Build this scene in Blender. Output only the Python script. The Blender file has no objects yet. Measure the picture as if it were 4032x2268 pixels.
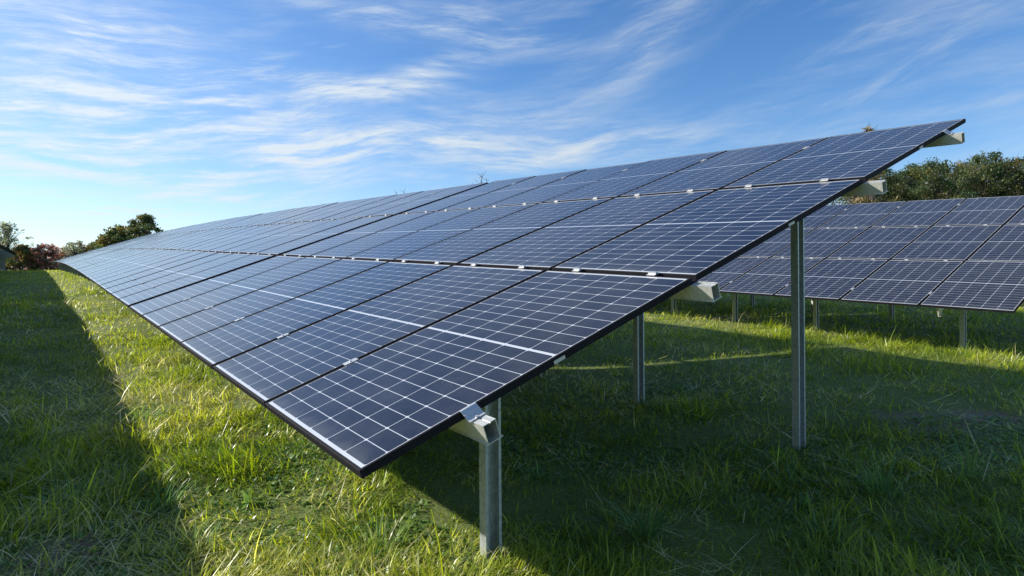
import bpy, bmesh, math, random
import numpy as np
from mathutils import Vector, Matrix

# ------------------------------------------------------------------ camera, world, sun, exposure
S = bpy.context.scene
EYE = 1.40                                   # camera height above the world origin
cam = bpy.data.cameras.new('camera')
camo = bpy.data.objects.new('camera', cam)
S.collection.objects.link(camo)
cam.sensor_width = 36.0
cam.lens = 2461.33 / 4032 * 36
cam.clip_start = 0.05
cam.clip_end = 4000
ROLL = 0.0075
camo.matrix_world = Matrix(((1, ROLL, 0, 0), (0, 0, -1, 0), (-ROLL, 1, 0, EYE), (0, 0, 0, 1)))
S.camera = camo

TO_SUN = Vector((-1.936, 0.455, 1.0)).normalized()
SUN_EL = math.asin(TO_SUN.z)
SUN_AZ = math.atan2(TO_SUN.x, TO_SUN.y)
sl = bpy.data.lights.new('sun', 'SUN')
sl.energy = 5.0
sl.angle = math.radians(0.55)
sl.color = (1.0, 0.94, 0.84)
so = bpy.data.objects.new('sun', sl)
S.collection.objects.link(so)
so.rotation_euler = TO_SUN.to_track_quat('Z', 'Y').to_euler()
S.view_settings.view_transform = 'Standard'
S.view_settings.look = 'None'
S.view_settings.exposure = 0.70
S.view_settings.gamma = 1.0


class G:
    """small helper: node graphs from arithmetic"""
    def __init__(s, tree): s.t = tree
    def n(s, typ, **kw):
        nd = s.t.nodes.new(typ)
        for k, v in kw.items(): setattr(nd, k, v)
        return nd
    def link(s, a, b):
        if isinstance(a, E): a = a.o
        if isinstance(a, (int, float)): b.default_value = a
        elif isinstance(a, (tuple, list)): b.default_value = a
        else: s.t.links.new(a, b)
    def m(s, op, *a, clamp=False):
        nd = s.n('ShaderNodeMath', operation=op, use_clamp=clamp)
        for i, x in enumerate(a): s.link(x, nd.inputs[i])
        return E(s, nd.outputs[0])
    def sstep(s, lo, hi, x):
        nd = s.n('ShaderNodeMapRange', interpolation_type='SMOOTHSTEP')
        s.link(x, nd.inputs[0]); s.link(lo, nd.inputs[1]); s.link(hi, nd.inputs[2])
        return E(s, nd.outputs[0])
    def mix(s, f, a, b):
        nd = s.n('ShaderNodeMix', data_type='RGBA')
        s.link(f, nd.inputs[0]); s.link(a, nd.inputs[6]); s.link(b, nd.inputs[7])
        return nd.outputs[2]
    def vec(s, x, y, z):
        nd = s.n('ShaderNodeCombineXYZ')
        for i, v in enumerate((x, y, z)): s.link(v, nd.inputs[i])
        return nd.outputs[0]
    def sep(s, v):
        nd = s.n('ShaderNodeSeparateXYZ'); s.t.links.new(v, nd.inputs[0])
        return [E(s, o) for o in nd.outputs]
    def noise(s, v, scale=1, detail=4, rough=.5, dist=0, lac=2.0):
        nd = s.n('ShaderNodeTexNoise')
        if v is not None: s.link(v, nd.inputs['Vector'])
        nd.inputs['Scale'].default_value = scale; nd.inputs['Detail'].default_value = detail
        nd.inputs['Roughness'].default_value = rough; nd.inputs['Distortion'].default_value = dist
        nd.inputs['Lacunarity'].default_value = lac
        return E(s, nd.outputs[0])


class E:
    def __init__(s, g, o): s.g = g; s.o = o
    def __add__(a, b): return a.g.m('ADD', a, b)
    __radd__ = __add__
    def __mul__(a, b): return a.g.m('MULTIPLY', a, b)
    __rmul__ = __mul__
    def __sub__(a, b): return a.g.m('SUBTRACT', a, b)
    def __rsub__(a, b): return a.g.m('SUBTRACT', b, a)
    def __truediv__(a, b): return a.g.m('DIVIDE', a, b)


W = bpy.data.worlds.new('World')
S.world = W
W.use_nodes = True
W.node_tree.nodes.clear()
g = G(W.node_tree)
sky = g.n('ShaderNodeTexSky', sky_type='NISHITA')
sky.sun_disc = False
sky.sun_elevation = SUN_EL
sky.sun_rotation = SUN_AZ % (2 * math.pi)
sky.altitude = 200
sky.air_density = 1.0
sky.dust_density = 0.15
sky.ozone_density = 3.0
tc = g.n('ShaderNodeTexCoord')
nx, ny, nz = g.sep(tc.outputs['Generated'])
az = g.m('ARCTAN2', nx, ny)
el = g.m('ARCSINE', nz)
zz = g.m('MAXIMUM', nz, 0.0)


def streak(ang, sa, se, off, detail=5, rough=.55, warp=.25):
    """cirrus texture: noise stretched along a direction tilted by ang in azimuth/elevation"""
    c, s_ = math.cos(ang), math.sin(ang)
    wv = g.noise(g.vec(az * 2.2 + off, el * 3.0, 1.7 + off), 1.0, 2, .5)
    wv = (wv - .5) * warp
    p = az * c + el * s_
    q = el * c - az * s_ + wv
    return g.noise(g.vec(p * sa + off, q * se, off), 1.0, detail, rough)


st1 = streak(0.09, 5.5, 42, 3.1, 8, .66, .13)
st2 = streak(0.05, 3.0, 20, 11.7, 6, .62, .16)
st3 = streak(0.34, 5.0, 26, 23.2, 8, .62, .18)
broad = g.noise(g.vec(az * 1.3 + 5.0, el * 2.4, 8.8), 1.0, 3, .5)

leftw = g.sstep(0.30, -0.72, az)          # more veil towards the sun
low = g.sstep(0.55, 0.02, el)
cover = st1 * .55 + st2 * .60 + broad * .28 + leftw * .16 + low * .10
cl = g.sstep(0.84, 1.16, cover) * (leftw * .42 + .40)
cl = g.m('MAXIMUM', cl, g.sstep(.15, -1.0, az) * .20)
fine = g.sstep(0.50, 0.74, st3) * g.sstep(0.0, 0.5, az) * g.sstep(0.36, 0.60, broad + st2 * .25) * .24
cl = g.m('MAXIMUM', cl, fine)
# named wisps: azimuth, elevation of the middle, half length, half thickness, tilt, strength
WISPS = [(-.14, .395, .20, .018, -.10, .70), (-.06, .415, .06, .018, -.12, .45),
         (-.15, .235, .19, .032, .12, .62), (-.22, .222, .22, .020, .05, .45),
         (-.16, .318, .17, .020, .26, .62), (-.25, .300, .14, .016, .03, .50),
         (.02, .205, .20, .020, .12, .50), (.16, .222, .22, .035, .05, .42),
         (.25, .40, .13, .045, .80, .30), (.12, .31, .20, .045, .50, .28),
         (-.62, .34, .16, .040, .02, .55), (-.60, .25, .18, .030, .04, .55),
         (-.50, .20, .24, .035, .05, .55), (-.66, .44, .14, .030, .0, .38),
         (.55, .22, .25, .016, .10, .22), (.56, .33, .2, .030, .30, .22),
         (-.52, .135, .26, .030, .02, .45)]
warp = (g.noise(g.vec(az * 7, el * 9, 4.4), 1.0, 3, .5) - .5) * .05
for (a0, e0, ln, th, ti, k) in WISPS:
    c, s_ = math.cos(ti), math.sin(ti)
    da, de = az - a0, el - e0 + warp
    p = (da * c + de * s_) / ln
    q = (de * c - da * s_) / th
    r = g.m('EXPONENT', (p * p + q * q) * -1.0)
    tx = g.sstep(.34, .66, st1 if ti < .4 else st3) * .85 + .12
    cl = cl + r * tx * k * 1.15
cl = g.m('MAXIMUM', cl, g.sstep(.42, .72, broad + (st2 - .5) * .8) * .30)
fib = streak(0.08, 9.0, 95, 41.0, 7, .68, .10)
cl = cl * (g.sstep(.34, .66, fib) * .42 + .74)
cl = g.m('MINIMUM', cl, .93)
haz = g.sstep(0.22, 0.0, el) * .42 + g.sstep(.5, 0.0, el) * .08
cl = g.m('MAXIMUM', cl, haz * (leftw * .75 + .45))
cl = cl * g.sstep(-0.05, 0.0, el)
# clouds: thin ice veil lit by the sun, brighter towards it
SKYS = 0.086
cb = (leftw * 1.0 + 5.5)
ccol = g.n('ShaderNodeCombineColor')
g.link(cb * .90, ccol.inputs[0]); g.link(cb * 1.0, ccol.inputs[1]); g.link(cb * 1.08, ccol.inputs[2])
hsv = g.n('ShaderNodeHueSaturation'); hsv.inputs['Saturation'].default_value = 1.24; hsv.inputs['Hue'].default_value = .506; hsv.inputs['Value'].default_value = 1.25
g.t.links.new(sky.outputs[0], hsv.inputs['Color'])
mx = g.mix(cl, hsv.outputs[0], ccol.outputs[0])
bg = g.n('ShaderNodeBackground'); bg.inputs[1].default_value = SKYS
g.t.links.new(mx, bg.inputs[0])
wo = g.n('ShaderNodeOutputWorld'); g.t.links.new(bg.outputs[0], wo.inputs[0])

# ------------------------------------------------------------------ site layout (metres)
OFFZ = np.array([0, 0, EYE])
U = np.array([0.601758, -0.796216, -0.062671]); V = np.array([0.759835, 0.546554, 0.352036])
OA = np.array([-0.485292, 1.969237, -0.572918]) + OFFZ
UB = np.array([0.600260, -0.797529, -0.060301]); VB = np.array([0.758754, 0.543986, 0.358290])
OB = np.array([6.163470, 7.678049, -0.334411]) + OFFZ
PH, PW = 1.7445, 1.0380                       # module height and width
GR, GC = 0.0324, 0.0205                       # gaps between rows and columns
UH = np.array([0.602943, -0.797784, 0]); BH = np.array([0.797784, 0.602943, 0])
_ps = np.array([-60, -25, -10, 0, 8, 16, 20, 25, 32, 38, 45, 54, 65, 77, 90, 120, 170, 260, 3000])
_pz = np.array([-2.6, -1.5, -.63, 0, .50, 1.0, 1.22, 1.49, 1.83, 2.09, 2.38, 2.72, 3.12, 3.50, 3.88, 4.7, 5.4, 5.8, 5.8])
_ds = np.linspace(-80, 400, 4801)
_dz = np.interp(_ds, _ps, _pz)
_k = np.hanning(81); _k /= _k.sum()
_dzs = np.convolve(np.pad(_dz, 40, mode='edge'), _k, 'valid')
_dzs -= np.interp(0, _ds, _dzs)
def prof(s): return np.interp(s, _ds, _dzs)
def sm(a, b, x):
    t = np.clip((x - a) / (b - a), 0, 1); return t * t * (3 - 2 * t)

rng = np.random.default_rng(7)
_lat = rng.random((256, 256))
def vnoise(x, y, sc):
    x = np.asarray(x) / sc + 1000.3; y = np.asarray(y) / sc + 1000.7
    xi = np.floor(x).astype(int); yi = np.floor(y).astype(int)
    fx = x - xi; fy = y - yi
    fx = fx * fx * (3 - 2 * fx); fy = fy * fy * (3 - 2 * fy)
    a = _lat[xi % 256, yi % 256]; b = _lat[(xi + 1) % 256, yi % 256]
    c = _lat[xi % 256, (yi + 1) % 256]; d = _lat[(xi + 1) % 256, (yi + 1) % 256]
    return (a * (1 - fx) + b * fx) * (1 - fy) + (c * (1 - fx) + d * fx) * fy

def sb(x, y): 
    dx, dy = x - OA[0], y - OA[1]
    return -(dx * UH[0] + dy * UH[1]), dx * BH[0] + dy * BH[1]
_gb = np.array([-14, -3, 0, 1, 4, 8, 9.8, 14, 70]); _gz = np.array([-1.68, -1.52, -1.44, -1.39, -1.21, -1.03, -.985, -.90, .3])
_t = np.linspace(-20, 80, 2001); _k = np.hanning(31); _k /= _k.sum()
_gz = np.convolve(np.pad(np.interp(_t, _gb, _gz), 15, mode='edge'), _k, 'valid'); _gb = _t
def gz(x, y):
    x = np.asarray(x, float); y = np.asarray(y, float)
    s, b = sb(x, y)
    z = EYE + prof(s) + np.interp(b, _gb, _gz)
    r = np.hypot(x, y)
    am = np.clip(1.2 - r / 60, .15, 1)
    return z + am * ((vnoise(x, y, 1.7) - .5) * .09 + (vnoise(x, y, .55) - .5) * .035 + (vnoise(x + 31, y, 5) - .5) * .10)

# ------------------------------------------------------------------ materials
def mat(name):
    m = bpy.data.materials.new(name); m.use_nodes = True
    m.node_tree.nodes.clear()
    gg = G(m.node_tree)
    out = gg.n('ShaderNodeOutputMaterial')
    return m, gg, out

def principled(gg, out, **kw):
    b = gg.n('ShaderNodeBsdfPrincipled')
    for k, v in kw.items(): gg.link(v, b.inputs[k.replace('_', ' ')])
    gg.t.links.new(b.outputs[0], out.inputs[0])
    return b

LIP = 0.0125
def cell_material():
    m, q, out = mat('solar_cells')
    tcx = q.n('ShaderNodeTexCoord')
    x, y, z = q.sep(tcx.outputs['Object'])
    x = x + PW                                     # 0..PW
    mx_, my_ = LIP + .0035, LIP + .014
    mid = .0065
    cw = (PW - 2 * mx_) / 6
    half = PH / 2
    chh = (half - mid - my_) / 10
    ax = q.m('FRACT', (x - mx_) / cw)
    dx = q.m('MINIMUM', ax, 1 - ax) * cw
    ym = q.m('ABSOLUTE', y - half)                 # mirrored about the middle
    ay = q.m('FRACT', (ym - mid) / chh)
    dy = q.m('MINIMUM', ay, 1 - ay) * chh
    l1 = q.m('LESS_THAN', dx, .0015)
    l2 = q.m('LESS_THAN', dy, .0016)
    dm = q.m('LESS_THAN', dx + dy, .0095)
    mg = q.m('GREATER_THAN', ym, half - my_)
    mc = q.m('LESS_THAN', ym, mid - .001)
    mxx = q.m('LESS_THAN', q.m('MINIMUM', x, PW - x), LIP + .0012)
    white = q.m('MAXIMUM', q.m('MAXIMUM', l1, l2), q.m('MAXIMUM', dm, q.m('MAXIMUM', mg, q.m('MAXIMUM', mc, mxx))))
    oi = q.n('ShaderNodeObjectInfo')
    rnd = E(q, oi.outputs['Random'])
    # each cell differs slightly in blue; thin wires run up the cell
    cid = q.n('ShaderNodeTexWhiteNoise', noise_dimensions='3D')
    q.t.links.new(q.vec(q.m('FLOOR', (x - mx_) / cw), q.m('FLOOR', (y - half) / chh), rnd * 50), cid.inputs['Vector'])
    cv = E(q, cid.outputs['Value'])
    cell = q.mix(cv, (.0055, .0068, .016, 1), (.0095, .0112, .024, 1))
    bus = q.m('LESS_THAN', q.m('FRACT', (x - mx_) / cw * 10), .035)
    cell = q.mix(bus * .16, cell, (.10, .11, .13, 1))
    col = q.mix(white, cell, (.50, .53, .56, 1))
    # dust and drip marks lie on the glass
    nz1 = q.noise(tcx.outputs['Object'], 5, 5, .65)
    geo = q.n('ShaderNodeNewGeometry')
    nz2 = q.noise(geo.outputs['Position'], 60, 2, .6)
    sp = q.sstep(.70, .76, nz2) * q.sstep(.46, .66, nz1)
    low_ = q.sstep(.10, .0, y) * q.sstep(.3, .6, nz1)
    dust = q.sstep(.35, .75, nz1) * .045 + rnd * .022 + sp * .30 + low_ * .12 + .010
    col2 = q.mix(dust, col, (.42, .42, .40, 1))
    b = principled(q, out, Base_Color=col2, Roughness=nz1 * .10 + .10, IOR=1.41)
    return m
M_CELL = cell_material()

def metal(name, c, rough, var=.12, scale=60, metallic=1.0):
    m, q, out = mat(name)
    tcx = q.n('ShaderNodeTexCoord')
    vo = q.n('ShaderNodeTexVoronoi'); vo.inputs['Scale'].default_value = scale
    q.t.links.new(tcx.outputs['Object'], vo.inputs['Vector'])
    v = q.sep(vo.outputs['Color'])[0]
    n2 = q.noise(tcx.outputs['Object'], 6, 4, .6)
    f = v * var + (n2 - .5) * .5
    col = q.mix(q.m('ADD', f, .35, clamp=True), tuple(x * .72 for x in c) + (1,), tuple(min(1, x * 1.15) for x in c) + (1,))
    principled(q, out, Base_Color=col, Metallic=metallic, Roughness=n2 * .2 + rough)
    return m
M_GALV = metal('galvanised_steel', (.62, .62, .57), .36, .45, 90, .55)
M_POST = metal('weathered_zinc', (.40, .44, .43), .45, .9, 45, .6)
M_ALU = metal('bright_aluminium', (.62, .63, .63), .38, .15, 80, .65)

m, q, out = mat('black_anodised_frame')
tcx = q.n('ShaderNodeTexCoord')
n_ = q.noise(tcx.outputs['Object'], 9, 4, .6)
principled(q, out, Base_Color=q.mix(n_, (.010, .010, .013, 1), (.020, .019, .023, 1)), Roughness=n_ * .15 + .6, Specular_IOR_Level=.08)
M_FRAME = m
m, q, out = mat('white_backsheet'); principled(q, out, Base_Color=(.62, .63, .62, 1), Roughness=.5); M_BACK = m
m, q, out = mat('sticker'); principled(q, out, Base_Color=(.55, .52, .44, 1), Roughness=.5); M_STICK = m

def leafy(name, green, dry, trans, dark=(.6, 1.2), rough=.5, split=None, soil=None):
    """vegetation: the per-leaf attribute tint picks a pigment, translucency lets the sun through"""
    m, q, out = mat(name)
    at = q.n('ShaderNodeAttribute', attribute_name='tint')
    t = E(q, at.outputs['Fac'])
    at2 = q.n('ShaderNodeAttribute', attribute_name='shade')
    sh = E(q, at2.outputs['Fac'])
    cr = q.n('ShaderNodeValToRGB')
    q.link(t, cr.inputs[0])
    cr.color_ramp.elements[0].color = green[0] + (1,)
    cr.color_ramp.elements[0].position = 0
    cr.color_ramp.elements[1].color = dry + (1,)
    cr.color_ramp.elements[1].position = 1
    for i, c in enumerate(green[1:]):
        e = cr.color_ramp.elements.new(.38 + .32 * i); e.color = c + (1,)
    v = sh * (dark[1] - dark[0]) + dark[0]
    mul = q.n('ShaderNodeMix', data_type='RGBA', blend_type='MULTIPLY'); mul.inputs[0].default_value = 1
    q.t.links.new(cr.outputs[0], mul.inputs[6])
    q.t.links.new(q.vec(v, v, v), mul.inputs[7])
    b = q.n('ShaderNodeBsdfPrincipled')
    q.t.links.new(mul.outputs[2], b.inputs['Base Color'])
    b.inputs['Roughness'].default_value = rough
    b.inputs['Specular IOR Level'].default_value = .42
    tr = q.n('ShaderNodeBsdfTranslucent')
    hs = q.n('ShaderNodeHueSaturation'); hs.inputs['Value'].default_value = 1.25; hs.inputs['Saturation'].default_value = 1.1
    hs.inputs['Hue'].default_value = .49
    q.t.links.new(mul.outputs[2], hs.inputs['Color'])
    q.t.links.new(hs.outputs[0], tr.inputs[0])
    ms = q.n('ShaderNodeMixShader'); ms.inputs[0].default_value = trans
    q.t.links.new(b.outputs[0], ms.inputs[1]); q.t.links.new(tr.outputs[0], ms.inputs[2])
    q.t.links.new(ms.outputs[0], out.inputs[0])
    return m
M_GRASS = leafy('grass_blades', [(.14, .235, .032), (.34, .43, .042), (.55, .58, .09)], (.78, .72, .48), .52, (.50, 1.35), .36)
M_TUFT = leafy('coarse_grass', [(.08, .20, .06), (.15, .28, .075), (.27, .38, .09)], (.65, .58, .32), .42, (.7, 1.2), .35)
M_LEAF = leafy('tree_leaves', [(.034, .070, .026), (.064, .105, .034), (.13, .15, .045)], (.27, .20, .06), .42, (.65, 1.25))
M_PALE = leafy('pale_leaves', [(.17, .23, .13), (.28, .33, .19), (.38, .36, .27)], (.5, .46, .38), .58, (.7, 1.2))
M_RED = leafy('autumn_leaves', [(.22, .15, .06), (.32, .12, .09), (.45, .28, .22)], (.60, .45, .40), .58, (.6, 1.2))
M_HAY = leafy('dry_stalks', [(.14, .14, .05), (.26, .22, .09), (.36, .28, .13)], (.45, .33, .2), .25, (.6, 1.2))

m, q, out = mat('bark')
tcx = q.n('ShaderNodeTexCoord')
n_ = q.noise(tcx.outputs['Object'], 7, 5, .7)
principled(q, out, Base_Color=q.mix(n_, (.05, .04, .03, 1), (.16, .14, .11, 1)), Roughness=.9); M_BARK = m

m, q, out = mat('meadow_soil')
geo = q.n('ShaderNodeNewGeometry')
P = geo.outputs['Position']
a = q.noise(P, .35, 4, .6); b_ = q.noise(P, 2.6, 6, .7); c_ = q.noise(P, 45, 5, .8)
col = q.mix(q.sstep(.35, .7, a), (.062, .105, .018, 1), (.115, .155, .026, 1))
col = q.mix(q.sstep(.45, .75, b_) * .7, col, (.17, .15, .055, 1))
col = q.mix(q.sstep(.4, .7, c_) * .65, col, (.20, .27, .040, 1))
# two worn patches of bare earth
px, py, pz = q.sep(P)
bare = None
for (x0, y0, r) in ((3.5, 5.3, .55), (4.2, 5.5, .4), (-2.3, 3.1, .3)):
    dd = q.m('SQRT', (px - x0) * (px - x0) + (py - y0) * (py - y0)) + (b_ - .5) * .7
    k = q.sstep(r, r * .35, dd); bare = k if bare is None else q.m('MAXIMUM', bare, k)
col = q.mix(bare, col, (.20, .145, .10, 1))
b = principled(q, out, Base_Color=col, Roughness=.95)
bp = q.n('ShaderNodeBump'); bp.inputs['Strength'].default_value = .9; bp.inputs['Distance'].default_value = .03
q.link(c_ * .5 + b_, bp.inputs['Height']); q.t.links.new(bp.outputs[0], b.inputs['Normal'])
M_SOIL = m

# ------------------------------------------------------------------ object helpers
C = S.collection
def tag(o, label=None, cat=None, group=None, kind=None):
    if label: o['label'] = label
    if cat: o['category'] = cat
    if group: o['group'] = group
    if kind: o['kind'] = kind
    return o
def empty(name, loc):
    o = bpy.data.objects.new(name, None); C.objects.link(o); o.location = loc
    o.empty_display_size = .2
    return o
def link_mesh(name, me, parent=None, mw=None):
    o = bpy.data.objects.new(name, me); C.objects.link(o)
    if parent is not None: o.parent = parent
    if mw is not None:
        if parent is not None:
            pl = Matrix.Translation(parent.location) if parent.type == 'EMPTY' else parent.matrix_basis
            if parent.type == 'EMPTY': o.matrix_basis = pl.inverted() @ mw
            else: o.matrix_basis = mw
        else: o.matrix_basis = mw
    return o
def frame_mat(P_, u, v, n):
    return Matrix(((u[0], v[0], n[0], P_[0]), (u[1], v[1], n[1], P_[1]), (u[2], v[2], n[2], P_[2]), (0, 0, 0, 1)))
class MB:
    def __init__(s): s.v = []; s.f = []; s.mi = []
    def box(s, x0, x1, y0, y1, z0, z1, mi=0, M=None):
        i = len(s.v)
        for x in (x0, x1):
            for y in (y0, y1):
                for z in (z0, z1):
                    p = Vector((x, y, z)); s.v.append(tuple(M @ p) if M else tuple(p))
        for f in ((0, 1, 3, 2), (4, 6, 7, 5), (0, 4, 5, 1), (2, 3, 7, 6), (0, 2, 6, 4), (1, 5, 7, 3)):
            s.f.append(tuple(i + k for k in f)); s.mi.append(mi)
    def prism(s, poly, a0, a1, mi=0):
        """poly in (x,y), extruded over z a0..a1; caps as quads are not needed for thin walls: ngon caps"""
        i = len(s.v); n = len(poly)
        for z in (a0, a1):
            for (x, y) in poly: s.v.append((x, y, z))
        for k in range(n):
            s.f.append((i + k, i + (k + 1) % n, i + n + (k + 1) % n, i + n + k)); s.mi.append(mi)
        s.f.append(tuple(i + k for k in reversed(range(n)))); s.mi.append(mi)
        s.f.append(tuple(i + n + k for k in range(n))); s.mi.append(mi)
    def sweep(s, sec, stations, mi=0):
        """sec: closed polygon [(v,n)], stations: list of (P,V,N)"""
        i = len(s.v); n = len(sec)
        for (P_, v_, n_) in stations:
            for (a, b) in sec: s.v.append(tuple(P_ + v_ * a + n_ * b))
        for j in range(len(stations) - 1):
            for k in range(n):
                a = i + j * n + k; b = i + j * n + (k + 1) % n
                s.f.append((a, b, b + n, a + n)); s.mi.append(mi)
        s.f.append(tuple(i + k for k in range(n))); s.mi.append(mi)
        e = i + (len(stations) - 1) * n
        s.f.append(tuple(e + k for k in reversed(range(n)))); s.mi.append(mi)
    def mesh(s, name, mats):
        me = bpy.data.meshes.new(name); me.from_pydata(s.v, [], s.f)
        for m_ in mats: me.materials.append(m_)
        me.polygons.foreach_set('material_index', s.mi)
        bm = bmesh.new(); bm.from_mesh(me); bmesh.ops.recalc_face_normals(bm, faces=bm.faces); bm.to_mesh(me); bm.free()
        me.update(); return me

# module: frame and glass
FT = .030
def frame_boxes(mb, mi=0):
    L = LIP
    mb.box(-PW, 0, 0, L, -FT, 0, mi); mb.box(-PW, 0, PH - L, PH, -FT, 0, mi)
    mb.box(-PW, -PW + L, L, PH - L, -FT, 0, mi); mb.box(-L, 0, L, PH - L, -FT, 0, mi)
mb = MB(); frame_boxes(mb)
ME_FRAME = mb.mesh('panel_frame', [M_FRAME])
bm = bmesh.new(); bm.from_mesh(ME_FRAME)
bmesh.ops.bevel(bm, geom=[e for e in bm.edges if abs(e.verts[0].co.z) < 1e-6 and abs(e.verts[1].co.z) < 1e-6], offset=.0012, segments=1, affect='EDGES')
bm.to_mesh(ME_FRAME); bm.free()
def glass_boxes(mb, mi, mb_i):
    L = LIP - .0008
    mb.box(-PW + L, -L, L, PH - L, -.0065, -.0016, mi)
    mb.box(-PW + L + .01, -L - .01, L + .01, PH - L - .01, -.009, -.0066, mb_i)
mb = MB(); glass_boxes(mb, 0, 1)
ME_GLASS = mb.mesh('panel_glass', [M_CELL, M_BACK])
mb = MB(); frame_boxes(mb, 0); glass_boxes(mb, 1, 2)
ME_PANEL = mb.mesh('whole_panel', [M_FRAME, M_CELL, M_BACK])

# clamp seated in the gap between two rows of modules: cap, step and bolt (local x=u, y=v, z=n)
mb = MB()
mb.box(-.026, .026, -.021, .021, .0015, .0055)
mb.box(-.022, .028, -.010, .006, .0055, .015)
mb.box(-.012, .012, -.006, .006, -.0215, .0014)
mb.prism([(.007 * math.cos(a) - .012, .007 * math.sin(a) + .013) for a in np.linspace(0, 2 * math.pi, 7)[:-1]], .0065, .0115)
ME_CLAMP = mb.mesh('row_clamp', [M_ALU])
mb = MB()
mb.box(-.020, .020, -.035, .035, .0012, .0045)
mb.box(-.006, .006, -.035, .035, -.0300, .0010)
mb.prism([(.006 * math.cos(a), .006 * math.sin(a)) for a in np.linspace(0, 2 * math.pi, 7)[:-1]], .0045, .0095)
ME_JOINT = mb.mesh('joint_clamp', [M_ALU])
# end clamp: stepped bracket from the purlin up over the frame edge
mb = MB()
def plate(mb, prof_, v0, v1, t=.003):
    for (a, b) in zip(prof_[:-1], prof_[1:]):
        d = Vector((b[0] - a[0], b[1] - a[1])); d.normalize(); nrm = Vector((-d.y, d.x)) * t
        i = len(mb.v)
        for v in (v0, v1):
            mb.v += [(a[0], v, a[1]), (b[0], v, b[1]), (b[0] + nrm.x, v, b[1] + nrm.y), (a[0] + nrm.x, v, a[1] + nrm.y)]
        for f in ((0, 1, 2, 3), (7, 6, 5, 4), (0, 4, 5, 1), (1, 5, 6, 2), (2, 6, 7, 3), (3, 7, 4, 0)):
            mb.f.append(tuple(i + k for k in f)); mb.mi.append(0)
plate(mb, [(-.007, .0012), (.003, .0012), (.014, -.011), (.020, -.012), (.034, -.027), (.050, -.0285)], -.034, .034, .002)
mb.prism([(.006 * math.cos(a) + .043, .006 * math.sin(a)) for a in np.linspace(0, 2 * math.pi, 7)[:-1]], -.0264, -.0215)
ME_END = mb.mesh('end_clamp', [M_ALU])

PUR = [(.405, -.0305), (1.725, -.0305), (3.510, -.0305), (4.840, -.0305)]
PWD, PHT, WT = .056, .0715, .003
def purlin_sections(v0, n0):
    v1, n1 = v0 + PWD, n0 - PHT
    r = lambda a, b, c, d: [(a, c), (b, c), (b, d), (a, d)]
    return [r(v0, v0 + WT, n1, n0), r(v1 - WT, v1, n1, n0),
            r(v0 + WT, v0 + .026, n0 - WT, n0 - .0005), r(v0 + .032, v1 - WT, n0 - WT, n0 - .0005),
            r(v0 + .025, v0 + .033, n0 - .0062, n0 - .0032),
            r(v0 - .004, v1 + .010, n1 - WT, n1)]
def post_mesh(name, h, v2, u2):
    """C section with lips, opening towards +u; v2,u2 horizontal unit axes"""
    p, t, fl, lp = .047, .004, .056, .015
    out_ = [(-p, 0), (p, 0), (p, fl), (p - lp, fl), (p - lp, fl - t), (p - t, fl - t), (p - t, t), (.014, t), (.010, t + .008), (-.010, t + .008), (-.014, t), (-p + t, t), (-p + t, fl - t), (-p + lp, fl - t), (-p + lp, fl), (-p, fl)]
    mb = MB()
    mb.prism([(a * v2[0] + b * u2[0], a * v2[1] + b * u2[1]) for a, b in out_], 0, h)
    me = mb.mesh(name, [M_POST])
    return me

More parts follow.
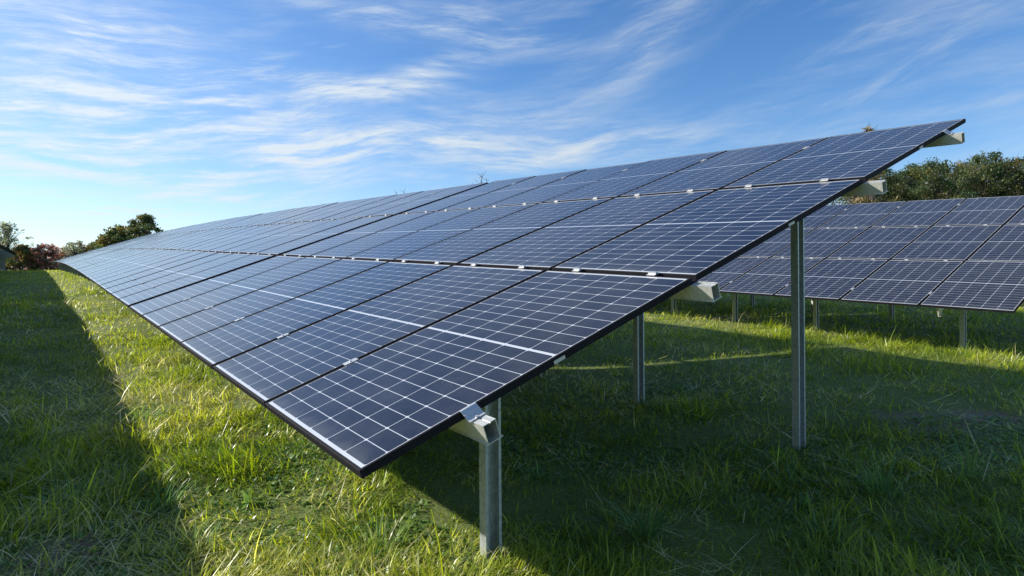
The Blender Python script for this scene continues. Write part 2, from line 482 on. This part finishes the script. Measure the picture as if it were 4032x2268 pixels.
def table(label, row, s0, ncol, post_s, detail, end_right=False, group='solar tables on steel posts'):
    """row = (origin, Vvec, z offset function, s shift); s0 distance of its right edge along the row"""
    O_, Vv, zf = row
    def P0(s): return O_ - UH_of(row) * s + np.array([0, 0, zf(s)])
    pitch = (PW + GC) * .998
    base = P0(s0); bz = float(gz(base[0], base[1]))
    root = empty('solar_table', (base[0], base[1], bz))
    tag(root, label, 'solar table', group)
    fr = []
    for k in range(ncol):
        sa = s0 + k * pitch; a = P0(sa); b = P0(sa + PW * .998)
        u = a - b; u /= np.linalg.norm(u)
        n = np.cross(u, Vv); n /= np.linalg.norm(n); v = np.cross(n, u)
        fr.append((sa, a, u, v, n))
    # modules
    for k, (sa, a, u, v, n) in enumerate(fr):
        for r in range(3):
            Pp = a + v * (r * (PH + GR))
            j1, j2, j3 = rng.normal(0, .0022, 3)
            Pp = Pp + n * abs(j1) * .8 + v * j2 * .6
            u_, v_ = u + n * j3 * .6, v + n * j2 * .5
            u_ /= np.linalg.norm(u_); n_2 = np.cross(u_, v_); n_2 /= np.linalg.norm(n_2); v_ = np.cross(n_2, u_)
            Mw = frame_mat(Pp, u_, v_, n_2)
            if detail >= 2:
                f_ = link_mesh('solar_panel', ME_FRAME, root, Mw)
                link_mesh('glass', ME_GLASS, f_)
                if end_right and k == 0 and STICK:
                    mbs = MB(); mbs.box(-.0002, .0012, .845, .905, -.027, -.012)
                    link_mesh('sticker', mbs.mesh('sticker', [M_STICK]), f_)
            else:
                link_mesh('solar_panel', ME_PANEL, root, Mw)
    # purlins
    sta = []
    for k, (sa, a, u, v, n) in enumerate(fr):
        if k == 0: sta.append((a + u * (.113 if end_right else .04), v, n))
        else: sta.append((a + u * GC / 2, v, n))
    sa, a, u, v, n = fr[-1]
    sta.append((a - u * (PW + .035), v, n))
    base_v = np.array([base[0], base[1], bz])
    sta = [(p - base_v, v, n) for (p, v, n) in sta]
    for (pv, pn) in PUR:
        mb = MB()
        for sec in purlin_sections(pv, pn): mb.sweep(sec, sta)
        link_mesh('purlin', mb.mesh('purlin', [M_GALV]), root, Matrix.Translation(base_v))
    # the dark rails in the gaps between module rows
    for r in (1, 2):
        mb = MB(); v0 = r * PH + (r - 1) * GR + .004
        mb.sweep([(v0, -.0295), (v0 + GR - .008, -.0295), (v0 + GR - .008, -.022), (v0, -.022)],
                 [(p - fr[0][2] * ((.113 if end_right else .04) if i == 0 else 0), v, n) for i, (p, v, n) in enumerate(sta)])
        link_mesh('rail', mb.mesh('rail', [M_FRAME]), root, Matrix.Translation(base_v))
    # posts and rafters
    uh = np.array([fr[0][2][0], fr[0][2][1], 0]); uh /= np.linalg.norm(uh)
    vh = np.array([-uh[1], uh[0], 0])
    for (ps, front, rear) in post_s:
        k = min(int((ps - s0) / pitch), ncol - 1); k = max(k, 0)
        sa, a, u, v, n = fr[k]
        pa = a - u * (ps - sa)
        for vv in ([1.00] if front else []) + ([4.00] if rear else []):
            top = pa + v * vv + n * (-.112)
            zg = float(gz(top[0], top[1])) - .12
            h = top[2] - zg
            link_mesh('post', post_mesh('post', h, vh, uh), root, Matrix.Translation((top[0], top[1], zg)))
        mb = MB()
        r = lambda a_, b_, c, d: [(a_, c), (b_, c), (b_, d), (a_, d)]
        # a rafter running up the slope under the purlins
        Mr = frame_mat(pa - base_v, u, v, n)
        mb.box(-.004, 0, .25, 5.0, -.195, -.1055, 0, Mr); mb.box(-.05, -.0045, .25, 5.0, -.109, -.1055, 0, Mr); mb.box(-.05, -.0045, .25, 5.0, -.195, -.1915, 0, Mr)
        link_mesh('rafter', mb.mesh('rafter', [M_POST]), root, Matrix.Translation(base_v))
    # clamps
    ncl = ncol if detail >= 2 else 0
    if detail == 2: ncl = min(ncol, 16)
    for k in range(ncl):
        sa, a, u, v, n = fr[k]
        for r in (1, 2):
            for fu in (.235, .765):
                Pp = a - u * (PW * fu) + v * (r * PH + (r - .5) * GR)
                link_mesh('row_clamp', ME_CLAMP, root, frame_mat(Pp, u, v, n))
        if k > 0:
            for vv in (.433, 4.868):
                Pp = a + u * GC / 2 + v * vv
                link_mesh('joint_clamp', ME_JOINT, root, frame_mat(Pp, u, v, n))
    if end_right:
        sa, a, u, v, n = fr[0]
        for vv in (.431, 4.868):
            link_mesh('end_clamp', ME_END, root, frame_mat(a + v * vv, u, v, n))
    return root, fr

def UH_of(row): return UH if row[1] is V else np.array([UB[0], UB[1], 0]) / math.hypot(UB[0], UB[1])
ROW_A = (OA, V, lambda s: float(prof(s)))
ROW_B = (OB, VB, lambda s: float(prof(s)) * .97)
OD = OA - BH * 7.93 + np.array([0, 0, -.70])
ROW_D = (OD, V, lambda s: float(prof(s)))
STICK = True
tA, frA = table('nearest solar table, bright rail ends poking out of its right side', ROW_A, 0.0, 6,
        [(.72, True, True), (2.3, True, True), (3.75, True, True), (5.25, True, True)], 3, True)
STICK = False
pitch = (PW + GC) * .998
s1 = 6 * pitch + .15
names = ['long solar table just past the wide dark gap in the front row',
         'solar table third along the front row, beyond the crest seam, its face turning grey',
         'solar table fourth along the front row, a thin grey sheet near the far hedge',
         'farthest solar table of the front row, ending in a point before the red bushes']
for i, nm in enumerate(names):
    s_ = s1 + i * (18 * pitch + .12)
    table(nm, ROW_A, s_, 18, [(s_ + .6 + j * 2.98, True, True) for j in range(7)], 2 if i == 0 else 1)
tB, frB = table('solar table behind at the right edge, in front of the tall trees', ROW_B, 0.0, 6,
        [(.88, True, True), (3.0, True, True), (4.55, True, True), (6.0, True, True)], 3, True)
table('solar table of the back row seen through the gap under the nearest table', ROW_B, 6 * pitch + .085, 18,
      [(7.1 + j * 2.98, True, True) for j in range(7)], 1)
DL = ['dark solar table of the left row, behind the frame edge', 'far dark end table at the left edge, its underside blue in shade']
for i in range(5):
    s_ = 2.4 + i * (18 * pitch + .085)
    if i < 3: lb = 'solar table of the left row, hidden outside the frame, shading the grass at left'
    else: lb = DL[i - 3]
    table(lb if i == 0 else lb if i > 2 else ['', 'solar table of the left row, outside the frame, its shadow on the far grass', 'third solar table of the left row, just outside the left edge'][i], ROW_D, s_, 18, [(s_ + .6 + j * 2.98, True, True) for j in range(7)], 1)
# the small hanging bracket under the back table
sa, a, u, v, n = frB[0]
mb = MB(); mb.box(-.006, .006, -.05, .05, -.17, -.036); mb.box(-.006, .03, -.05, .05, -.175, -.171)
link_mesh('bracket', mb.mesh('bracket', [M_STICK]), tB, frame_mat(a - u * .84 + v * .10, u, v, n))

# ------------------------------------------------------------------ ground
def axis(n, near, far):
    t = np.linspace(-1, 1, n); return np.sinh(t * 5.2) / math.sinh(5.2) * far
ax_ = axis(420, .1, 900)
GX, GY = np.meshgrid(ax_, ax_ + 4, indexing='ij')
GZ = gz(GX, GY)
nn = len(ax_)
co = np.stack([GX, GY, GZ], -1).reshape(-1, 3)
idx = np.arange(nn * nn).reshape(nn, nn)
fc = np.stack([idx[:-1, :-1], idx[1:, :-1], idx[1:, 1:], idx[:-1, 1:]], -1).reshape(-1, 4)
def np_mesh(name, co, loops, sizes, mats, attrs={}, smooth=False):
    me = bpy.data.meshes.new(name)
    me.vertices.add(len(co)); me.vertices.foreach_set('co', np.ascontiguousarray(co, np.float32).ravel())
    me.loops.add(len(loops)); me.loops.foreach_set('vertex_index', np.ascontiguousarray(loops, np.int32))
    me.polygons.add(len(sizes))
    st = np.concatenate([[0], np.cumsum(sizes)[:-1]]).astype(np.int32)
    me.polygons.foreach_set('loop_start', st); me.polygons.foreach_set('loop_total', np.asarray(sizes, np.int32))
    if smooth: me.polygons.foreach_set('use_smooth', np.ones(len(sizes), bool))
    for k, arr in attrs.items():
        a_ = me.attributes.new(k, 'FLOAT', 'POINT'); a_.data.foreach_set('value', np.ascontiguousarray(arr, np.float32))
    me.update(calc_edges=True)
    for m_ in mats: me.materials.append(m_)
    return me
me = np_mesh('meadow', co, fc.ravel(), np.full(len(fc), 4), [M_SOIL], smooth=True)
gnd = link_mesh('ground', me); tag(gnd, 'sloping grassy ground under the solar tables', 'ground', kind='structure')

# ------------------------------------------------------------------ grass
def blades(root, az_, L, th0, kap, wd, tint, shade, lv, twist=None):
    """ribbons: root (n,3); lv levels (last one is the tip)"""
    n = len(root)
    tw = twist if twist is not None else rng.normal(0, .5, n)
    d = np.stack([np.cos(az_), np.sin(az_)], -1)
    sd = np.stack([np.cos(az_ + math.pi / 2 + tw), np.sin(az_ + math.pi / 2 + tw)], -1)
    pos = root.copy(); vs = []
    seg = lv - 1
    for j in range(lv):
        t = j / seg
        if j > 0:
            th = th0 + kap * ((j - .5) / seg)
            step = L / seg
            pos = pos + np.concatenate([d * (np.sin(th) * step)[:, None], (np.cos(th) * step)[:, None]], 1)
        if j < seg:
            w = (wd * (1 - t ** 1.6) * (.6 + .4 * min(1, t * 4)) * .5)[:, None]
            off = np.concatenate([sd * w, np.zeros((n, 1))], 1)
            vs += [pos - off, pos + off]
        else: vs.append(pos)
    k = len(vs)
    co = np.stack(vs, 1)                       # n,k,3
    base = (np.arange(n) * k)[:, None]
    fs = []; 
    quads = [(2 * j, 2 * j + 1, 2 * j + 3, 2 * j + 2) for j in range(seg - 1)]
    tri = (2 * (seg - 1), 2 * (seg - 1) + 1, 2 * seg)
    pat = [i for q_ in quads for i in q_] + list(tri)
    loops = (base + np.array(pat)[None, :]).ravel()
    sizes = np.tile(np.array([4] * len(quads) + [3]), n)
    return co.reshape(-1, 3), loops, sizes, np.repeat(tint, k), np.repeat(shade, k)
def join(parts):
    co = []; lo = []; sz = []; ti = []; sh = []; o = 0
    for (c, l, s_, t, h) in parts:
        co.append(c); lo.append(l + o); sz.append(s_); ti.append(t); sh.append(h); o += len(c)
    return np.concatenate(co), np.concatenate(lo), np.concatenate(sz), np.concatenate(ti), np.concatenate(sh)

BARE = ((3.5, 5.3, .65), (4.2, 5.5, .6), (-2.3, 3.1, .3), (2.7, 5.6, .4))
STRAW = ((-.25, 3.0, .55), (-1.0, 2.75, .4), (-1.9, 3.6, .5), (-.9, 3.9, .4), (-2.6, 2.9, .5), (-1.4, 5.6, .5), (4.4, 5.2, .8), (3.2, 4.6, .5))
def scatter(r0, r1, dens, half=math.radians(58)):
    area = half * (r1 * r1 - r0 * r0); n = int(area * dens)
    r = np.sqrt(rng.random(n) * (r1 * r1 - r0 * r0) + r0 * r0); a = (rng.random(n) * 2 - 1) * half
    return r * np.sin(a), r * np.cos(a)
def grass_zone(r0, r1, dens, L0, wd0, lv, half=math.radians(58)):
    x, y = scatter(r0, r1, dens, half)
    cl_ = vnoise(x, y, .22) * .5 + vnoise(x + 9, y, .6) * .5         # clumps
    big = vnoise(x + 50, y - 7, 1.6)
    cl_ = np.clip((cl_ - .5) * 1.6 + .5, 0, 1)
    keep = rng.random(len(x)) < (.32 + .95 * cl_)
    for (bx, by, br) in BARE:
        keep &= rng.random(len(x)) > .8 * np.clip(1.4 - np.hypot(x - bx, y - by) / br, 0, 1)
    x, y, cl_, big = x[keep], y[keep], cl_[keep], big[keep]
    n = len(x)
    flow = vnoise(x + 3, y + 8, .45) * 4 * math.pi + vnoise(x, y + 80, 1.4) * 6
    az_ = flow + rng.normal(0, .9, n)
    s, b = sb(x, y)
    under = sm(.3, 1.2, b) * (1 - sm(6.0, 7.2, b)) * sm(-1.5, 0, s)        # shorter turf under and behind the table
    long_ = L0 * (.42 + 1.25 * cl_ * cl_ + .5 * big) * rng.lognormal(0, .32, n) * (1 - .30 * under)
    th0 = np.abs(rng.normal(.78, .46, n)); kap = rng.uniform(.2, 2.2, n)
    dry = vnoise(x + 20, y + 20, .5) * .55 + vnoise(x - 20, y, 1.9) * .45
    for (qx, qy, qr) in STRAW:
        dry = dry + .34 * np.clip(1.3 - np.hypot(x - qx, y - qy) / qr, 0, 1) * (.5 + vnoise(x, y, .25))
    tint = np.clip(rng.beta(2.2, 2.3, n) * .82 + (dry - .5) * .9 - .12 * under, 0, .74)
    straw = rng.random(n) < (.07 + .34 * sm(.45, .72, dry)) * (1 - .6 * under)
    tint = np.where(straw, rng.uniform(.82, 1, n), tint)
    th0 = np.where(straw, th0 + .5, th0)
    wd = wd0 * rng.lognormal(0, .28, n)
    root = np.stack([x, y, gz(x, y) - .008], -1)
    return blades(root, az_, long_, th0, kap, wd, tint, rng.random(n), lv)
parts = [grass_zone(1.0, 3.4, 7600, .098, .0068, 5),
         grass_zone(3.4, 6.5, 4200, .098, .0076, 4),
         grass_zone(6.5, 12, 2000, .10, .010, 3),
         grass_zone(12, 24, 700, .10, .017, 3),
         grass_zone(24, 50, 220, .12, .032, 2, math.radians(50)),
         grass_zone(50, 100, 45, .13, .08, 2, math.radians(45))]
def dead(r0, r1, dens, L, wd):
    x, y = scatter(r0, r1, dens); k = vnoise(x + 20, y + 20, .5) * .55 + vnoise(x - 20, y, 1.9) * .45 > rng.uniform(.30, .75, len(x))
    x, y = x[k], y[k]; n = len(x)
    return blades(np.stack([x, y, gz(x, y) + rng.uniform(.01, .05, n)], -1), rng.random(n) * 6.28, L * rng.lognormal(0, .35, n), rng.uniform(.9, 1.5, n), rng.uniform(-.3, .6, n), wd * rng.lognormal(0, .3, n), rng.uniform(.78, 1, n), rng.random(n), 4)
parts += [dead(1.0, 4.5, 520, .15, .0045), dead(4.5, 10, 170, .16, .007), dead(10, 22, 30, .16, .012)]
c_o, l_o, z_o, t_o, h_o = join(parts)
me = np_mesh('grass_blades', c_o, l_o, z_o, [M_GRASS], {'tint': t_o, 'shade': h_o})
go = link_mesh('grass', me); tag(go, 'uneven green meadow grass with straw coloured blades', 'grass', kind='stuff')
print('grass verts', len(c_o))

# low broad leaves of clover and herbs between the blades
def herbs(n_near):
    x, y = scatter(1.0, 7, n_near)
    k = vnoise(x + 70, y + 3, .8) > .50
    x, y = x[k], y[k]; n = len(x)
    az_ = rng.random(n) * 6.28
    root = np.stack([x, y, gz(x, y) + .005], -1)
    return blades(root, az_, rng.uniform(.02, .05, n), rng.uniform(.6, 1.5, n), rng.uniform(0, .6, n), rng.uniform(.014, .038, n), rng.uniform(.1, .65, n), rng.random(n), 4, rng.normal(0, .15, n))
c_o, l_o, z_o, t_o, h_o = herbs(900)
me = np_mesh('herb_leaves', c_o, l_o, z_o, [M_TUFT], {'tint': t_o, 'shade': h_o})
ho = link_mesh('low_weeds', me); tag(ho, 'small broad leaves of low weeds among the grass', 'weeds', kind='stuff')

def tuft(x, y, n, L, label, tint=(.0, .5), wd=.0075, spread=.10, cat='grass tuft', lean=.9, group='single grass tufts in the meadow'):
    a = rng.random(n) * 6.28
    rr = rng.random(n) * spread
    root = np.stack([rr * np.cos(a), rr * np.sin(a), np.full(n, -.01)], -1)
    co_, lo_, sz_, ti_, sh_ = blades(root, a + rng.normal(0, .35, n), L * rng.uniform(.55, 1.1, n), rng.uniform(.05, lean, n), rng.uniform(.3, 1.5, n), wd * rng.lognormal(0, .2, n), rng.uniform(tint[0], tint[1], n), rng.random(n), 6, rng.normal(0, .3, n))
    me = np_mesh('tuft', co_, lo_, sz_, [M_TUFT], {'tint': ti_, 'shade': sh_})
    o = link_mesh('grass_tuft' if cat == 'grass tuft' else cat.replace(' ', '_'), me)
    o.location = (x, y, float(gz(x, y))); tag(o, label, cat, group)
TUFTS = [
 (0.70, 3.34, 90, .34, 'big arching grass tuft in shade at the bottom, right of the front post'),
 (1.66, 3.31, 40, .26, 'loose tuft at the bottom edge, right of the big arching tuft'),
 (2.27, 3.84, 60, .42, 'tall upright tuft in shade near the lower right corner'),
 (2.95, 4.02, 70, .40, 'widely arching tuft in shade at the lower right edge'),
 (1.84, 4.11, 30, .24, 'small bluish tuft between the rear post foot and the tall tuft'),
 (0.17, 4.17, 34, .22, 'small dark tuft behind the front post'),
 (5.36, 6.71, 45, .42, 'sunlit tall tuft at the right edge of the bright strip', dict(tint=(.2, .8))),
 (5.84, 8.12, 30, .30, 'sunlit tuft at the foot of the post under the back table', dict(tint=(.3, .9))),
 (3.79, 10.69, 7, .55, 'thin dry stems left of a back table post, before the dark shade', dict(tint=(.8, 1), wd=.007, lean=.3, cat='dry weed', group='dry weeds by the posts')),
 (4.64, 10.75, 6, .45, 'thin dry stems right of a back table post, before the dark shade', dict(tint=(.8, 1), wd=.007, lean=.3, cat='dry weed', group='dry weeds by the posts')),
 (-3.40, 5.64, 110, .20, 'bright yellow green tuft on the edge of the left shade', dict(tint=(.35, .65), spread=.28, wd=.008)),
 (-2.58, 3.73, 60, .30, 'bluish green tuft lying over in the left shade', dict(lean=1.4)),
 (-2.10, 3.74, 50, .24, 'dark tuft on the left, nearer the sunlit grass', dict(lean=1.2)),
 (-0.67, 3.15, 50, .24, 'sunlit yellowish tuft at the bottom, below the table corner', dict(tint=(.3, .9))),
 (-1.66, 3.24, 60, .24, 'tuft with pale stems at the bottom, left of the table corner', dict(tint=(.2, 1))),
 (-1.59, 3.75, 7, .14, 'broad yellow green leaf plant in the sunlit grass', dict(tint=(.3, .5), wd=.03, spread=.02, cat='dock plant', group='broad leaved plants')),
 (1.92, 4.55, 7, .15, 'broad leaf plant in shade behind the small bluish tuft', dict(tint=(.1, .4), wd=.035, spread=.02, cat='dock plant', group='broad leaved plants')),
 (1.73, 3.68, 8, .15, 'broad leaf plant in shade, between the big arching tuft and the tall one', dict(tint=(.1, .4), wd=.035, spread=.02, cat='dock plant', group='broad leaved plants'))]
for t_ in TUFTS: tuft(*t_[:5], **(t_[5] if len(t_) > 5 else {}))

# ------------------------------------------------------------------ trees
def tube(mb, p0, p1, r0, r1, k=6):
    d = (p1 - p0); L = d.length
    if L < 1e-5: return
    d.normalize(); u_ = d.orthogonal().normalized(); w_ = d.cross(u_)
    i = len(mb.v)
    for (p, r) in ((p0, r0), (p1, r1)):
        for j in range(k):
            a = 2 * math.pi * j / k; mb.v.append(tuple(p + (u_ * math.cos(a) + w_ * math.sin(a)) * r))
    for j in range(k):
        mb.f.append((i + j, i + (j + 1) % k, i + k + (j + 1) % k, i + k + j)); mb.mi.append(0)
def tree_meshes(seed, h, cw, mleaf, n_leaf, leaf, trunk_h=.3, tint=(0, .8), bare=0.0, clumps=60, tips=.8, crk=.085):
    """trunk with limbs, crown of leaf clumps at limb ends inside an uneven envelope"""
    R = random.Random(seed); r_ = np.random.default_rng(seed)
    mb = MB(); top = Vector((R.uniform(-.3, .3), R.uniform(-.3, .3), h * .80))
    p = Vector((0, 0, -.2)); segs = []
    nseg = 6; rad = h * .022
    for i in range(nseg):
        q_ = Vector((0, 0, -.2)).lerp(top, (i + 1) / nseg) + Vector((R.uniform(-1, 1), R.uniform(-1, 1), 0)) * h * .012
        tube(mb, p, q_, rad * (1 - i / nseg * .8), rad * (1 - (i + 1) / nseg * .8), 7); segs.append((p.copy(), q_.copy())); p = q_
    cen = []
    for c in range(clumps):
        # point in the envelope, biased to the outside
        t = R.random() ** .8
        zc = trunk_h + (1 - trunk_h) * t
        a = R.random() * 6.283
        env = math.sin(math.pi * min(1, .16 + .80 * t)) ** .7 * (1 + .28 * math.sin(3 * a + seed) + .18 * math.sin(7 * t + seed))
        rr = cw * .5 * env * (R.random() ** .45)
        tip = Vector((math.cos(a) * rr, math.sin(a) * rr, h * zc * (1 + R.uniform(-.03, .03))))
        cen.append((tip, R.uniform(.55, 1.25)))
        st = Vector((0, 0, -.2)).lerp(top, max(.15, min(.95, zc - .22 * R.random() - .1)))
        mid = st.lerp(tip, .55) + Vector((0, 0, h * .03))
        tube(mb, st, mid, h * .006, h * .004, 4); tube(mb, mid, tip, h * .004, h * .0012, 4)
        if R.random() < tips:
            for _ in range(3):
                e = tip + Vector((R.uniform(-1, 1), R.uniform(-1, 1), R.uniform(.2, 1.3))) * h * .05
                tube(mb, tip, e, h * .0022, h * .001, 3)
    trunk = mb.mesh('trunk', [M_BARK])
    cr = h * crk
    n_each = int(n_leaf / clumps)
    ctr = []; tt = []
    for (tip, k) in cen:
        if R.random() < bare: continue
        m_ = int(n_each * k * R.uniform(.4, 1.4))
        d = r_.normal(0, 1, (m_, 3)); d /= np.linalg.norm(d, axis=1)[:, None]
        rad = (r_.random(m_) ** .5) * cr * k
        q_ = np.array(tip) + d * rad[:, None] * np.array([1.15, 1.15, .75])
        ctr.append(q_); tt.append(np.clip(r_.normal(R.uniform(*tint), .12, m_), 0, 1))
    ctr = np.concatenate(ctr); tt = np.concatenate(tt); n = len(ctr)
    a = r_.normal(0, 1, (n, 3)); a /= np.linalg.norm(a, axis=1)[:, None]
    b = np.cross(a, r_.normal(0, 1, (n, 3))); b /= np.linalg.norm(b, axis=1)[:, None]
    sz = leaf * r_.lognormal(0, .35, n)[:, None]
    vs = np.stack([ctr - a * sz, ctr + b * sz * .55, ctr + a * sz, ctr - b * sz * .55], 1).reshape(-1, 3)
    crown = np_mesh('crown', vs, np.arange(4 * n), np.full(n, 4), [mleaf], {'tint': np.repeat(tt, 4), 'shade': np.repeat(r_.random(n), 4)})
    return trunk, crown
def tree(name, label, x, y, meshes, scale=1.0, rot=0.0, group='trees beyond the solar field', cat='tree', dz=0):
    root = empty(name, (x, y, float(gz(x, y)) + dz))
    root.rotation_euler = (0, 0, rot); root.scale = (scale,) * 3
    for nm, me in (('trunk', meshes[0]), ('crown', meshes[1])):
        o = bpy.data.objects.new(nm, me); C.objects.link(o); o.parent = root
    tag(root, label, cat, group)
    return root

def at(px, depth): return (px - 2016) / 2461.33 * depth, depth      # bearing of a tree as an x,y at that distance
vA = tree_meshes(11, 13, 9.5, M_LEAF, 21000, .105, .06, (.1, .75), clumps=120, crk=.075)
vB = tree_meshes(23, 13, 11, M_LEAF, 23000, .105, .05, (.0, .8), clumps=140, crk=.075)
vC = tree_meshes(37, 12, 8.5, M_LEAF, 13000, .10, .08, (.2, 1.0), bare=.12, clumps=110, crk=.07)
RT = [(3355, 62, vC, 712, 0.3, 'thin tree half hidden by the solar table edge, leftmost of the wood at the right'),
      (3470, 68, vA, 668, 1.1, 'green tree just right of the upper rail end of the nearest table'),
      (3580, 74, vB, 655, 2.2, 'broad dark tree with a low crown standing left of the round topped tree'),
      (3690, 66, vB, 628, 4.0, 'round topped tree in the middle of the wood at the right'),
      (3762, 72, vC, 660, 0.9, 'loose tree with sky showing through, in the dip of the wood'),
      (3875, 68, vA, 612, 2.9, 'tall olive green tree, highest of the wood at the right'),
      (3955, 74, vB, 632, 5.2, 'dense tree directly right of the tallest one'),
      (4020, 66, vC, 622, 1.9, 'tree cut by the right edge of the view'),
      (4120, 70, vA, 625, .2, 'last tree of the wood, mostly beyond the right edge'),
      (3635, 86, vA, 650, 5.9, 'tree set farther back behind the round topped one'),
      (3820, 88, vC, 640, 3.3, 'back tree filling the space behind the tallest one'),
      (3520, 84, vB, 680, 2.0, 'back tree behind the leftmost green ones')]
for (px, dep, ms, sc, ro, lb) in RT:
    x, y = at(px, dep); hm = max(v.co.z for v in ms[1].vertices)
    sc = ((1134 - sc) / 2461.33 * dep + EYE - float(gz(x, y))) / hm
    tree('broadleaf_tree', lb, x, y, ms, sc, ro)
# understorey in front of the wood, and dry weeds behind the back row
bu = tree_meshes(51, 4.5, 8.5, M_LEAF, 14000, .09, .0, (.1, .9), clumps=110, crk=.12)
for i, (px, dep) in enumerate(((3440, 58), (3600, 60), (3760, 59), (3930, 61), (4080, 58))):
    x, y = at(px, dep)
    tree('green_bush', ['low bush at the foot of the leftmost green trees', 'low bush under the round topped tree', 'low bush under the loose tree', 'low bush under the tallest tree of the wood', 'low bush at the right edge under the last tree'][i], x, y, bu, 1.0, i * 1.3, 'bushes at the foot of the wood', 'bush')
hb = tree_meshes(61, 2.3, 4.2, M_HAY, 9000, .05, .0, (.0, .9), clumps=90, crk=.10)
for i, px in enumerate((3230, 3300, 3370, 3440)):
    x, y = at(px, 30 + i)
    tree('dry_weed_bush', ['yellow dry weed bush closest to the tilted table', 'second yellow weed bush right of the table edge', 'yellow weed bush beside the pale thin trunk', 'last yellow weed bush, before the green trees'][i], x, y, hb, 1.25 - .06 * i, i * 2.1, 'dry weeds behind the back row', 'bush', .1)
# twigs of small trees just topping the front row
tw1 = tree_meshes(71, 6.0, 3.6, M_PALE, 260, .05, .45, (.2, .8), bare=.8, clumps=26, tips=1)
tw2 = tree_meshes(72, 6.0, 1.0, M_HAY, 2600, .05, .5, (.3, .9), bare=.1, clumps=30, tips=1, crk=.04)
TWIGS = [('bare_tree', 'bare topped tree with forked twigs above the wide dark gap', 1880, 33, tw1, (1134 - 678) / 2461.33 * 33),
         ('bare_tree', 'twig top left of the forked ones, just above the panels', 1592, 33, tw1, (1134 - 740) / 2461.33 * 33),
         ('bare_tree', 'small twig top farthest left along the top edge', 1308, 33, tw1, (1134 - 780) / 2461.33 * 33),
         ('thin_tree', 'brown spire shaped treetop above the upper right panel', 3424, 33, tw2, (1134 - 488) / 2461.33 * 33)]
# far left, beyond the end of the rows
lt = tree_meshes(81, 6.9, 6.4, M_PALE, 7500, .085, .03, (.0, .6), clumps=190, crk=.055, tips=.3)
rb = tree_meshes(82, 3.6, 5.0, M_RED, 5200, .085, .0, (.1, 1.0), clumps=130, crk=.085, tips=.5)
rb2 = tree_meshes(83, 3.4, 4.6, M_RED, 4600, .08, .0, (.4, 1.0), clumps=110, crk=.085, tips=.6)
gb = tree_meshes(84, 3.4, 3.8, M_PALE, 4200, .08, .0, (.0, .8), clumps=100, crk=.085, tips=.6)
br = tree_meshes(85, 3.6, 5.4, M_LEAF, 6500, .13, .0, (.6, 1.0), clumps=60, crk=.14)
ct = tree_meshes(86, 7.6, 6.6, M_LEAF, 13000, .11, .05, (.1, .8), clumps=150, crk=.075)
cb_ = tree_meshes(87, 4.8, 7.4, M_LEAF, 11000, .14, .0, (.35, .9), clumps=90, crk=.13)
LT = [('pale_tree', 'tall thin leaved tree at the left edge, above the dark table', 25, 86, lt, 1.0, 0, 'tree'),
      ('brown_bush', 'brown green bush right of the dark table at the left edge', 92, 84, br, 1.0, 1, 'bush'),
      ('red_bush', 'pale pink bush between the brown and the deep red one', 135, 88, rb2, 1.02, 2, 'bush'),
      ('red_bush', 'deep red bush, darkest of the hedge at left', 185, 85, rb, 1.08, .5, 'bush'),
      ('red_bush', 'pinkish bush right of the deep red one', 232, 90, rb2, 1.05, 4, 'bush'),
      ('grey_bush', 'grey white bush in the hedge, third from its right end', 268, 88, gb, 1.05, 1, 'bush'),
      ('grey_bush', 'small upright green bush standing out of the hedge', 305, 86, gb, 1.22, 3, 'bush'),
      ('grey_bush', 'last low bush of the hedge, where it meets the panels', 350, 90, gb, .8, 5, 'bush'),
      ('brown_bush', 'low dark bush behind the tip of the front row', 215, 96, br, .8, 2, 'bush'),
      ('brown_bush', 'low dark bush beside the dark table', 140, 96, br, .8, 4, 'bush'),
      ('brown_bush', 'dark bush low behind the far end of the grass strip', 60, 96, br, .85, 3, 'bush'),
      ('brown_bush', 'low dark bush at the extreme left, behind the dark table', -40, 99, br, .95, 5, 'bush'),
      ('brown_bush', 'low dark bush behind the foot of the tall pale tree', 20, 99, br, .9, 1.5, 'bush'),
      ('brown_bush', 'low dark bush behind the deep red one', 180, 100, br, .85, 2.5, 'bush'),
      ('brown_bush', 'low dark bush behind the grey white one', 280, 99, br, .85, 3.5, 'bush'),
      ('round_tree', 'round dark green tree rising behind the far panels', 572, 88, ct, 1.0, 0, 'tree'),
      ('green_bush', 'olive bush leaning against the left of the round dark tree', 482, 90, cb_, 1.28, 0, 'bush'),
      ('green_bush', 'low olive bush tapering down to the far panels', 415, 93, cb_, .95, 2, 'bush')]
for (nm, lb, px, dep, ms, sc, ro, ca) in LT:
    x, y = at(px, dep); tree(nm, lb, x, y, ms, sc, ro, 'trees and bushes beyond the far end', ca, dz=-.35)
for (nm, lb, px, dep, ms, topz) in TWIGS:
    x, y = at(px, dep)
    h = max(v.co.z for v in ms[0].vertices)
    z0 = float(gz(x, y)); tree(nm, lb, x, y, ms, (topz + EYE - z0) / h, px * .7, 'treetops just above the front row')
